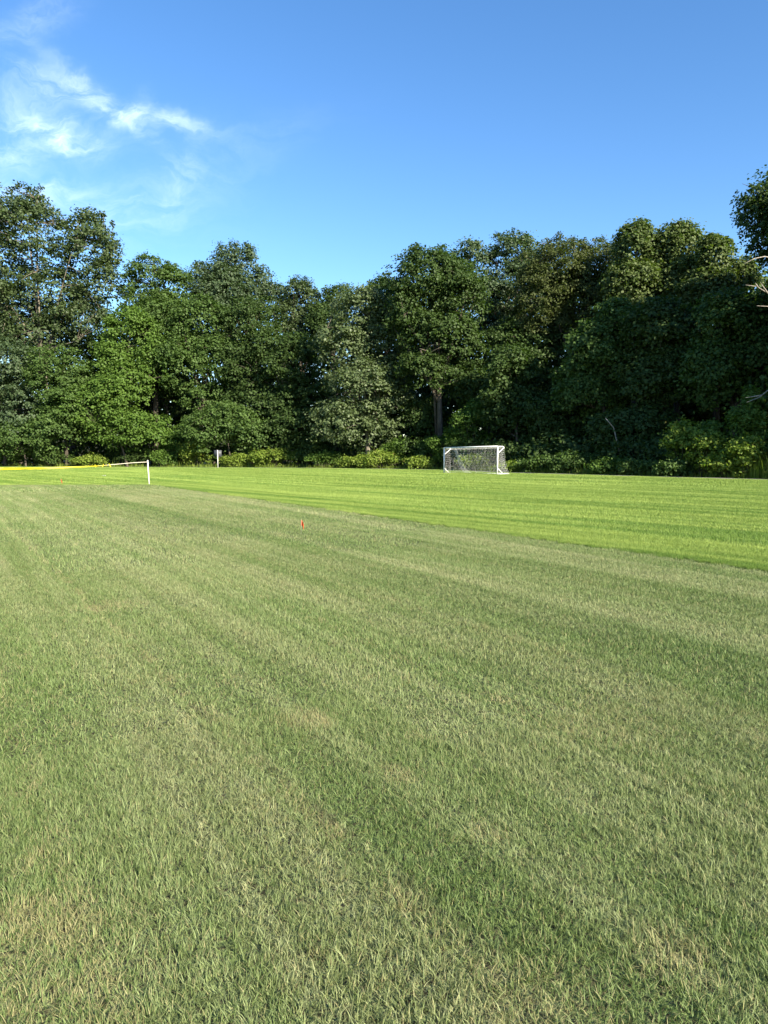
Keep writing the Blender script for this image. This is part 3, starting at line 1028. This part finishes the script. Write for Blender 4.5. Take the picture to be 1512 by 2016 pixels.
# --- darker trees deep in the wood: three built, the others copies of those
deep = [(-120, 100, 600), (40, 104, 640), (180, 103, 640), (300, 103, 585), (420, 104, 570), (540, 102, 605), (650, 98, 640), (760, 94, 610),
        (870, 92, 560), (980, 90, 550), (1090, 84, 530), (1210, 78, 525), (1330, 74, 525), (1450, 70, 535), (1580, 64, 560)]
protos = []
g_ = random.Random(12)
for i, (u, d, top) in enumerate(deep):
    kk = F / d
    if i < 3:
        hw, hh = 6.6 * kk, 17.5 * kk
        base = HORIZON + EYE * kk
        t_ = base - hh
        o = tree('forest_tree', 'dark tree standing deep in the wood behind the front row', 'tree', u, d,
                 [(u, t_ + hh * 0.22, hw * 0.8, hh * 0.22), (u + 20, t_ + hh * 0.5, hw, hh * 0.26), (u - 15, t_ + hh * 0.78, hw * 0.95, hh * 0.22)],
                 'deep', 60 + i, clumps=70, sprays=800, per=10, leaf=(0.46, 0.30), nlimb=3, group='dark trees deep in the wood')
        protos.append(o)
    else:
        src = protos[i % 3]
        o = src.copy()
        col.objects.link(o)
        for ch in src.children:
            c_ = ch.copy()
            col.objects.link(c_)
            c_.parent = o
        p = at(u, HORIZON, d)
        o.location = (p.x, p.y, 0)
        o.rotation_euler = (0, 0, g_.uniform(0, 6.28))
    z = (at(u, top, d).z) / 17.5
    o.scale = (1.05, 1.05, z)

# --- shrubs along the edge of the field (u, v, ru, rv, depth behind the edge, material, label)
shrubs = [
    (345, 868, 34, 36, 4.0, 'fresh', 'leafy mid-green bush right behind the white fence post'),
    (385, 893, 34, 26, 2.6, 'lime', 'yellow-green bush just left of the sign post'),
    (372, 850, 26, 30, 5.0, 'mid', 'tall green bush left of the sign, above the yellow-green one'),
    (460, 908, 34, 14, 2.2, 'lime', 'low yellow-green bush just right of the sign post'),
    (535, 903, 52, 22, 2.6, 'lime', 'long rounded yellow-green shrub right of the sign, dome shaped'),
    (500, 880, 46, 22, 4.8, 'mid', 'darker green bush rising behind the dome-shaped shrub'),
    (600, 885, 46, 30, 4.4, 'mid', 'dark flat-topped bush right of the dome-shaped shrub'),
    (640, 905, 36, 17, 2.5, 'fresh', 'small loose bush between the dome-shaped shrub and the long golden one'),
    (700, 911, 38, 14, 2.0, 'lime', 'low golden-green shrub under the pale silvery tree, left end of the golden row'),
    (755, 907, 52, 17, 2.3, 'lime', 'golden-green shrub under the pale silvery tree, biggest of the golden row'),
    (826, 913, 38, 12, 2.0, 'lime', 'low golden-green shrub left of the goal, right end of the golden row'),
    (785, 884, 32, 24, 4.5, 'fresh', 'round mid-green bush behind the golden row'),
    (850, 888, 34, 30, 4.2, 'mid', 'dark green bush behind the left goal post'),
    (930, 832, 44, 40, 6.0, 'fresh', 'sunlit small bushy tree above the goal crossbar'),
    (895, 872, 50, 34, 4.5, 'fresh', 'bright bush directly behind the goal net'),
    (935, 912, 48, 18, 2.0, 'lime', 'yellow-green shrub seen low through the goal net'),
    (1000, 922, 26, 12, 1.6, 'lime', 'little weedy shrub at the right foot of the goal'),
    (1060, 914, 46, 20, 2.2, 'mid', 'shaded low hedge shrub right of the goal'),
    (1130, 914, 46, 22, 2.2, 'mid', 'shaded shrub below the small dark understorey tree'),
    (1200, 920, 44, 18, 2.0, 'fresh', 'shaded shrub with lit leaf tips below the leaning dead stick'),
    (1268, 922, 44, 19, 2.0, 'mid', 'dark low shrub left of the sunlit right bushes'),
    (1345, 862, 32, 42, 2.6, 'lime', 'sunlit yellow-green bush, upper left of the right bright patch'),
    (1388, 884, 42, 40, 2.0, 'lime', 'sunlit bush in the middle of the right bright patch'),
    (1405, 855, 34, 26, 3.4, 'fresh', 'vine-hung bush at the top of the right bright patch, above the sunlit bushes'),
    (1330, 925, 40, 18, 1.6, 'mid', 'shaded shrub under the left part of the right bright patch'),
    (1425, 912, 46, 24, 1.8, 'lime', 'sunlit low bush, lower right of the right bright patch'),
    (1472, 893, 34, 38, 1.9, 'lime', 'sunlit bush near the right border under the leafy sapling'),
    (1548, 893, 30, 42, 2.6, 'deep', 'tall dark bush cut by the right border'),
    (20, 893, 50, 22, 2.5, 'fresh', 'bright bush behind the yellow tape at the left border'),
    (100, 902, 44, 17, 2.0, 'mid', 'low green bush behind the middle of the yellow tape'),
    (175, 908, 32, 14, 1.4, 'lime', 'yellowish bush where the yellow tape ends'),
    (265, 898, 45, 20, 3.2, 'deep', 'dark bush under the overhanging bright tree left of the fence post'),
    (320, 905, 30, 16, 2.0, 'fresh', 'low green bush right of the fence post'),
]
for i, (u, v, ru, rv, back, mt, lab) in enumerate(shrubs):
    d = edge_dist(u) + back
    base_v = HORIZON + EYE * F / d
    area = ru * rv * (d / F) ** 2
    lobes_ = [(u - ru * 0.35, v + rv * 0.15, ru * 0.65, rv * 0.85), (u + ru * 0.35, v + rv * 0.1, ru * 0.65, rv * 0.9), (u, v, ru * 0.6, rv)]
    if base_v - (v + rv) > 6:
        lobes_.append((u, (v + base_v) / 2, ru * 0.8, (base_v - v) / 2))
    tree('shrub', lab, 'shrub', u, d, lobes_, mt, 200 + i, clumps=26, sprays=int(150 + 62 * area), per=13,
         leaf=(0.17, 0.115), clump_m=0.16 * (ru + rv) * d / F, flat=0.75, trunk=False, edge=0.6, group='shrubs along the edge of the wood', minz=0.0)


def undergrowth():
    """dark leafy mass on the wood floor behind the shrubs"""
    g = np.random.default_rng(77)
    cen, rad = [], []
    for u in np.arange(-260, 1760, 11.0):
        for _ in range(3):
            uu = u + g.uniform(-6, 6)
            d = edge_dist(uu) + g.uniform(3.5, 9)
            p = at(uu, HORIZON, d)
            cen.append((p.x, p.y, g.uniform(0.2, 2.2)))
            rad.append(g.uniform(0.7, 1.4))
    V, Fq, rn, tn = leaves(g, cen, rad, 0.8, None, 3600, 13, 0.28, 0.27, 0.19)
    V[:, 2] = np.maximum(V[:, 2], 0.02)
    tag(link('undergrowth', mesh_np('undergrowth', V, Fq, M['deep'], {'rnd': rn, 'tone': tn})), kind='stuff')
    # the wood going on behind: one far leafy mass
    cen, rad = [], []
    for u in np.arange(-500, 2100, 12.0):
        for z in np.arange(0.8, 11, 1.7):
            d = edge_dist(min(u, 1700)) + g.uniform(24, 34)
            p = at(u + g.uniform(-9, 9), HORIZON, d)
            cen.append((p.x, p.y, z + g.uniform(-.8, .8)))
            rad.append(g.uniform(1.3, 2.1))
    V, Fq, rn, tn = leaves(g, cen, rad, 0.8, None, 8500, 9, 0.5, 0.66, 0.54)
    V[:, 2] = np.maximum(V[:, 2], 0.02)
    tag(link('far_wood', mesh_np('far_wood', V, Fq, M['deep'], {'rnd': rn, 'tone': tn})), kind='stuff')
    # rank weeds and long grass at the very edge
    n = 9000
    uu = g.uniform(-200, 1700, n)
    V, Fq, rr = [], [], []
    uu = np.concatenate([uu, g.uniform(1478, 1530, 700), g.uniform(980, 1020, 200)])
    pv = []
    for u in uu:
        d = edge_dist(u) + g.uniform(1.5, 2.6)
        p = at(u, HORIZON, d)
        tall = 0.75 if u > 1475 and u < 1530 else 0.30
        h = tall * g.lognormal(0, 0.4)
        a = g.uniform(0, 6.28)
        l = h * g.uniform(0.1, 0.5)
        w = 0.018
        b = np.array([p.x, p.y, 0.0])
        wd = np.array([math.cos(a + 1.3), math.sin(a + 1.3), 0]) * w
        m_ = b + np.array([math.cos(a) * l * 0.35, math.sin(a) * l * 0.35, h * 0.6])
        t_ = b + np.array([math.cos(a) * l, math.sin(a) * l, h])
        pv += [b - wd, b + wd, m_ + wd * 0.8, m_ - wd * 0.8, t_]
    n = len(uu)
    i5 = np.arange(n)[:, None] * 5
    r = np.repeat(g.uniform(0, 1, n), 5)
    tag(link('weeds', mesh_np('weeds', np.array(pv), [i5 + np.array([[0, 1, 2, 3]]), i5 + np.array([[3, 2, 4]])], M['lime'], {'rnd': r, 'tone': r})), kind='stuff')


undergrowth()


# ------------------------------------------------------------------ dead wood
def wood_tubes(root, runs, mat, name, r0, r1):
    for pts in runs:
        gg = Geo()
        p = [Vector(q) - root.location for q in pts]
        # smooth the run a little
        q = []
        for a, b in zip(p, p[1:]):
            q += [a, a.lerp(b, 0.5)]
        q.append(p[-1])
        gg.tube(q, list(np.linspace(r0, r1, len(q))), 6)
        link(name, gg.mesh('dead_' + name, mat), root)


dt_d = 46.5
b = at(1590, HORIZON, dt_d)
dead = empty('dead_tree', (b.x, b.y, 0), 'bare bleached dead tree whose pale limbs reach in from the right border', 'tree')
wood_tubes(dead, [[at(1590, 940, dt_d), at(1588, 760, dt_d), at(1580, 600, dt_d), at(1584, 480, dt_d)]], M['bark_dead'], 'trunk', 0.2, 0.05)
wood_tubes(dead, [[at(1582, 560, dt_d), at(1545, 512, dt_d - 1), at(1505, 505, dt_d - 2), at(1485, 509, dt_d - 2.3), at(1466, 519, dt_d - 2.5)],
                  [at(1581, 620, dt_d), at(1530, 590, dt_d - 1.5), at(1503, 572, dt_d - 2), at(1490, 564, dt_d - 2.2), at(1468, 561, dt_d - 2.5)],
                  [at(1512, 578, dt_d - 1.9), at(1497, 556, dt_d - 2.2)],
                  [at(1492, 565, dt_d - 2.2), at(1487, 557, dt_d - 2.3)],
                  [at(1585, 640, dt_d), at(1525, 604, dt_d - 1.8), at(1490, 602, dt_d - 2.4)],
                  [at(1588, 740, dt_d), at(1520, 762, dt_d - 1.8), at(1495, 782, dt_d - 2.2), at(1470, 792, dt_d - 2.4)],
                  [at(1500, 778, dt_d - 2.1), at(1468, 783, dt_d - 2.3)]], M['bark_dead'], 'limb', 0.05, 0.012)
b = on_ground(1213, 938)
b = at(1213, 900, 54.5)
st = empty('dead_branch', (b.x, b.y, 0), 'short bleached stick leaning in the dark wood right of the goal', 'branch')
wood_tubes(st, [[at(1222, 900, 54.5), at(1208, 842, 54.3), at(1192, 823, 54.0)]], M['bark_dead'], 'stick', 0.05, 0.03)
b = at(862, 920, 74)
ld = empty('leaning_trunk', (b.x, b.y, 0), 'grey bare trunk leaning left in the dark under the big rounded oak', 'tree')
wood_tubes(ld, [[at(862, 920, 74), at(855, 770, 72), at(838, 715, 70.5), at(828, 690, 70)]], M['bark'], 'trunk', 0.16, 0.08)
wood_tubes(ld, [[at(838, 715, 70.5), at(850, 692, 69.5), at(868, 683, 69)], [at(832, 700, 70.2), at(845, 680, 69.4), at(862, 678, 69)], [at(838, 690, 69.7), at(826, 686, 69)]], M['bark_pale'], 'limb', 0.04, 0.012)


# ------------------------------------------------------------------ football goal
def goal():
    L = at(874.5, HORIZON, 56.3)
    Rr = at(979.5, HORIZON, 52.2)
    L.z, Rr.z = -0.05, 0.03
    ax = (Rr - L).normalized()
    W = (Rr - L).length
    back = Vector((-ax.y, ax.x, 0)).normalized()
    if back.y < 0:
        back = -back
    Ht = 2.0
    root = empty('football_goal', (L + Rr) / 2, 'white metal football goal with a net at the far side of the field', 'goal')
    o = root.location
    P = lambda s, b_, z: L + ax * s + back * b_ + Vector((0, 0, z)) - o
    r = 0.046
    for s in (0, W):
        g = Geo()
        g.tube([P(s, 0, 0), P(s, 0, Ht + 0.02)], r, 14)
        link('post', g.mesh('goal_post', M['paint']), root)
    g = Geo()
    g.tube([P(0.03, 0, Ht), P(W - 0.03, 0, Ht)], r, 14)
    link('crossbar', g.mesh('goal_crossbar', M['paint']), root)
    D0, D1 = 0.70, 1.30
    for s in (0, W):
        g = Geo()
        g.tube([P(s, 0, Ht - 0.01), P(s, D0 - 0.15, Ht - 0.01), P(s, D0 - 0.03, Ht - 0.06), P(s, D0, Ht - 0.16)], 0.032, 8)
        link('top_arm', g.mesh('goal_arm', M['paint']), root)
        g = Geo()
        g.tube([P(s, 0, Ht - 0.52), P(s, D0 - 0.02, Ht - 0.10)], 0.028, 8)
        link('brace', g.mesh('goal_brace', M['paint']), root)
        g = Geo()
        g.tube([P(s, 0, 0.46), P(s, 0.62, 0.03)], 0.024, 8)
        link('brace', g.mesh('goal_brace', M['paint']), root)
        g = Geo()
        g.tube([P(s, 0.05, 0.03), P(s, D1, 0.03)], 0.022, 8)
        link('ground_bar', g.mesh('goal_ground_bar', M['paint']), root)
    g = Geo()
    g.tube([P(0, D1, 0.03), P(W, D1, 0.03)], 0.022, 8)
    link('ground_bar', g.mesh('goal_ground_bar', M['paint']), root)
    # net: roof, back and two sides, slack between its cords
    net = Geo()
    rc = 0.0036
    step = 0.14
    rng = random.Random(3)

    def prof(t):
        # path from crossbar back and down to the ground bar, t 0..1
        if t < 0.25:
            q = t / 0.25
            return D0 * q, Ht - 0.02 - 0.06 * math.sin(q * math.pi) - 0.06 * q
        q = (t - 0.25) / 0.75
        return D0 + (D1 - D0) * (q ** 2.1), (Ht - 0.08) * (1 - q) + 0.04
    nv = 20
    nu = int(W / step)
    grid = [[None] * (nv + 1) for _ in range(nu + 1)]
    for i in range(nu + 1):
        for j in range(nv + 1):
            b_, z = prof(j / nv)
            sag = 0.10 * math.sin(math.pi * i / nu) * math.sin(math.pi * j / nv)
            grid[i][j] = P(W * i / nu + rng.uniform(-.02, .02), b_ + sag + rng.uniform(-.015, .015), max(0.03, z - sag * 0.5))
    for i in range(nu + 1):
        net.tube(grid[i], rc, 3, cap=False)
    for j in range(nv + 1):
        net.tube([grid[i][j] for i in range(nu + 1)], rc, 3, cap=False)
    for s in (0.0, W):
        nz = 14
        for k in range(1, nz):
            z = Ht * k / nz
            bm = np.interp(z, [0.04, 0.5, 1.2, Ht - 0.1, Ht], [D1, D0 + 0.22, D0 + 0.02, D0, 0.05])
            net.tube([P(s + rng.uniform(-.03, .03), float(bm) * t, z - 0.05 * math.sin(math.pi * t)) for t in (0.02, .25, .5, .75, 1)], rc, 3, cap=False)
        for k in range(1, 9):
            b_ = D1 * k / 9
            zt = Ht - 0.1 if b_ <= D0 else float(np.interp(b_, [D0, D0 + 0.22, D1], [1.2, 0.5, 0.05]))
            net.tube([P(s + rng.uniform(-.03, .03), b_ + rng.uniform(-.02, .02), zt * t + 0.03) for t in (0, .33, .66, 1)], rc, 3, cap=False)
    # the slack end of the net bunched on the grass inside the left post
    for k in range(10):
        s0 = 0.5 + k * 0.05
        net.tube([P(0.35 + k * 0.03, D0, Ht - 0.12), P(0.62 + k * 0.04, D0 + 0.1, 1.1), P(0.8 + k * 0.06, D0 + 0.25, 0.45), P(1.0 + k * 0.08, D0 + 0.5, 0.05)], rc * 1.3, 3, cap=False)
    link('net', net.mesh('goal_net', M['net']), root)


goal()


# ------------------------------------------------------------------ rope barrier, sign, flags
def barrier():
    foot = on_ground(294, 955)
    d = foot.y
    top = at(290.7, 908, d)
    p = empty('fence_post', foot, 'thin leaning white plastic post at the corner of the paler lawn', 'post')
    g = Geo()
    g.tube([Vector((0, 0, -0.1)), top - foot], [0.028, 0.026], 12)
    link('stake', g.mesh('fence_stake', M['plastic']), p)
    g = Geo()
    e = (top - foot)
    g.tube([e, e + Vector((0, 0, 0.05))], [0.034, 0.030], 12)
    link('cap', g.mesh('fence_cap', M['plastic']), p)
    hook = top + Vector((0, 0, -0.05))
    far = at(-260, 905, d - 5.0)
    bfoot = Vector((far.x, far.y, 0))
    p2 = empty('fence_post', bfoot, 'thin white plastic post at the far left end of the yellow tape', 'post')
    g = Geo()
    g.tube([Vector((0, 0, -0.1)), far - bfoot + Vector((0, 0, 0.05))], [0.028, 0.026], 12)
    link('stake', g.mesh('fence_stake', M['plastic']), p2)
    # sagging line measured on the photograph: height against u
    us = [290, 262, 235, 215, 200, 160, 120, 80, 40, 0, -60, -120, -190, -258]
    vsn = [909.5, 911, 913.5, 915.3, 916.8, 918.7, 920.3, 921.4, 922.1, 922.4, 921.5, 918.5, 913, 906]
    line = []
    for u, v in zip(us, vsn):
        t = (290 - u) / 550.0
        line.append(at(u, v, d - 5.0 * t))
    root = empty('barrier_line', (line[9].x, line[9].y, 0), 'sagging rope with yellow barrier tape tied to the leaning white post', 'barrier tape')
    o = root.location
    g = Geo()
    g.tube([q - o for q in line], 0.014, 6)
    link('rope', g.mesh('barrier_rope', M['rope']), root)
    # ribbon wound on the rope: widening away from the post, edges curled
    V, Fq = [], []
    seg = []
    for a, b_, u0, u1 in zip(line, line[1:], us, us[1:]):
        for k in range(8):
            seg.append((a.lerp(b_, k / 8), u0 + (u1 - u0) * k / 8))
    rng = random.Random(8)
    started = [s for s in seg if s[1] < 212]
    for i, (q, u) in enumerate(started):
        w = float(np.interp(u, [-260, 0, 120, 190, 212], [0.085, 0.085, 0.066, 0.036, 0.012])) * (1 + 0.1 * math.sin(i * 1.7))
        tw = 0.35 * math.sin(i * 0.21) + 0.15 * math.sin(i * 0.9)
        dn = Vector((0, math.sin(tw), -math.cos(tw)))
        q = q - o
        V += [q - dn * w * 0.35 + Vector((0, -0.018, 0)), q + dn * w * 0.15 + Vector((0, -0.026, 0)), q + dn * w * 0.65 + Vector((0, -0.014, 0))]
    for i in range(len(started) - 1):
        a = 3 * i
        Fq += [(a, a + 3, a + 4, a + 1), (a + 1, a + 4, a + 5, a + 2)]
    link('tape', mesh_np('barrier_tape', np.array([tuple(v) for v in V]), np.array(Fq), M['tape'], smooth=True), root)
    # loose torn ends hanging where the ribbon stops
    for u, v, ln, ang in ((216, 915.3, 0.11, 0.5), (203, 916.4, 0.07, -0.4), (188, 917.4, 0.06, 0.3)):
        q = at(u, v, d - 5.0 * (290 - u) / 550.0 - 0.02) - o
        a = q + Vector((math.sin(ang) * ln, -0.02, -math.cos(ang) * ln))
        wv = Vector((0.022, 0, 0))
        up = q + Vector((math.sin(-ang) * 0.05, 0, 0.07))
        vv = [q - wv, q + wv, a + wv * 0.7, a - wv * 0.7, up + wv * 0.4, up - wv * 0.4]
        link('tape_end', mesh_np('tape_end', np.array([tuple(t) for t in vv]), np.array([(0, 1, 2, 3), (0, 5, 4, 1)]), M['tape']), root)


barrier()


def sign():
    d = 75.0
    foot = at(428.5, HORIZON, d)
    foot.z = 0
    root = empty('sign', foot, 'small grey square sign seen from behind on a thin pole at the wood edge', 'sign')
    g = Geo()
    g.box((-0.032, -0.03, -0.1), (0.032, 0.03, 1.85))
    link('pole', g.mesh('sign_pole', M['plastic'], smooth=False), root)
    g = Geo()
    g.box((-0.37, 0.034, 1.17), (0.39, 0.05, 1.84))
    link('panel', g.mesh('sign_panel', M['panel'], smooth=False), root)
    for x in (-0.11, 0.11):
        g = Geo()
        g.box((x - 0.022, 0.0, 1.17), (x + 0.022, 0.032, 1.83))
        link('stiffener', g.mesh('sign_stiffener', M['panel'], smooth=False), root)
    for z in (1.3, 1.7):
        g = Geo()
        g.box((-0.09, -0.036, z - 0.02), (0.09, -0.031, z + 0.02))
        link('clamp', g.mesh('sign_clamp', M['steel'], smooth=False), root)


sign()


def flag(u, v_base, label, size, droop):
    p = on_ground(u, v_base)
    root = empty('marker_flag', p, label, 'flag', 'marker flags on the lawn')
    g = Geo()
    g.tube([(0, 0, -0.05), (0.004, 0, 0.12), (0.008, 0.003, 0.30 * size)], 0.0028, 6)
    link('wire', g.mesh('flag_wire', M['wire']), root)
    # limp little vinyl flag, folded against the wire
    V, Fq = [], []
    nx, nz = 7, 5
    for i in range(nx):
        for j in range(nz):
            s = i / (nx - 1)
            h = j / (nz - 1)
            x = 0.008 + 0.045 * size * math.sin(s * 1.5)
            y = 0.022 * size * math.sin(s * 7.0)
            z = 0.295 * size - h * 0.10 * size - s * droop * size
            V.append((x, y, z))
    for i in range(nx - 1):
        for j in range(nz - 1):
            a = i * nz + j
            Fq.append((a, a + nz, a + nz + 1, a + 1))
    link('pennant', mesh_np('flag_pennant', np.array(V), np.array(Fq), M['orange'], smooth=True), root)


flag(592.5, 1054, 'orange wire marker flag standing alone in the middle of the paler lawn', 1.0, 0.09)
flag(120, 957, 'tiny drooping orange-brown marker flag near the yellow tape at the left', 1.15, 0.10)


def scrap():
    p = on_ground(205, 938.5)
    rng = random.Random(4)
    V, Fq = [], []
    n = 6
    for i in range(n):
        for j in range(n):
            V.append(((i / (n - 1) - 0.5) * 0.24, (j / (n - 1) - 0.5) * 0.2, 0.05 + rng.uniform(0, 0.05)))
    for i in range(n - 1):
        for j in range(n - 1):
            a = i * n + j
            Fq.append((a, a + n, a + n + 1, a + 1))
    o = link('paper_scrap', mesh_np('paper_scrap', np.array(V), np.array(Fq), M['paper'], smooth=True), loc=p)
    tag(o, 'small crumpled white scrap lying on the bright grass below the tape', 'litter')


scrap()
print('leaves', N_LEAVES[0])
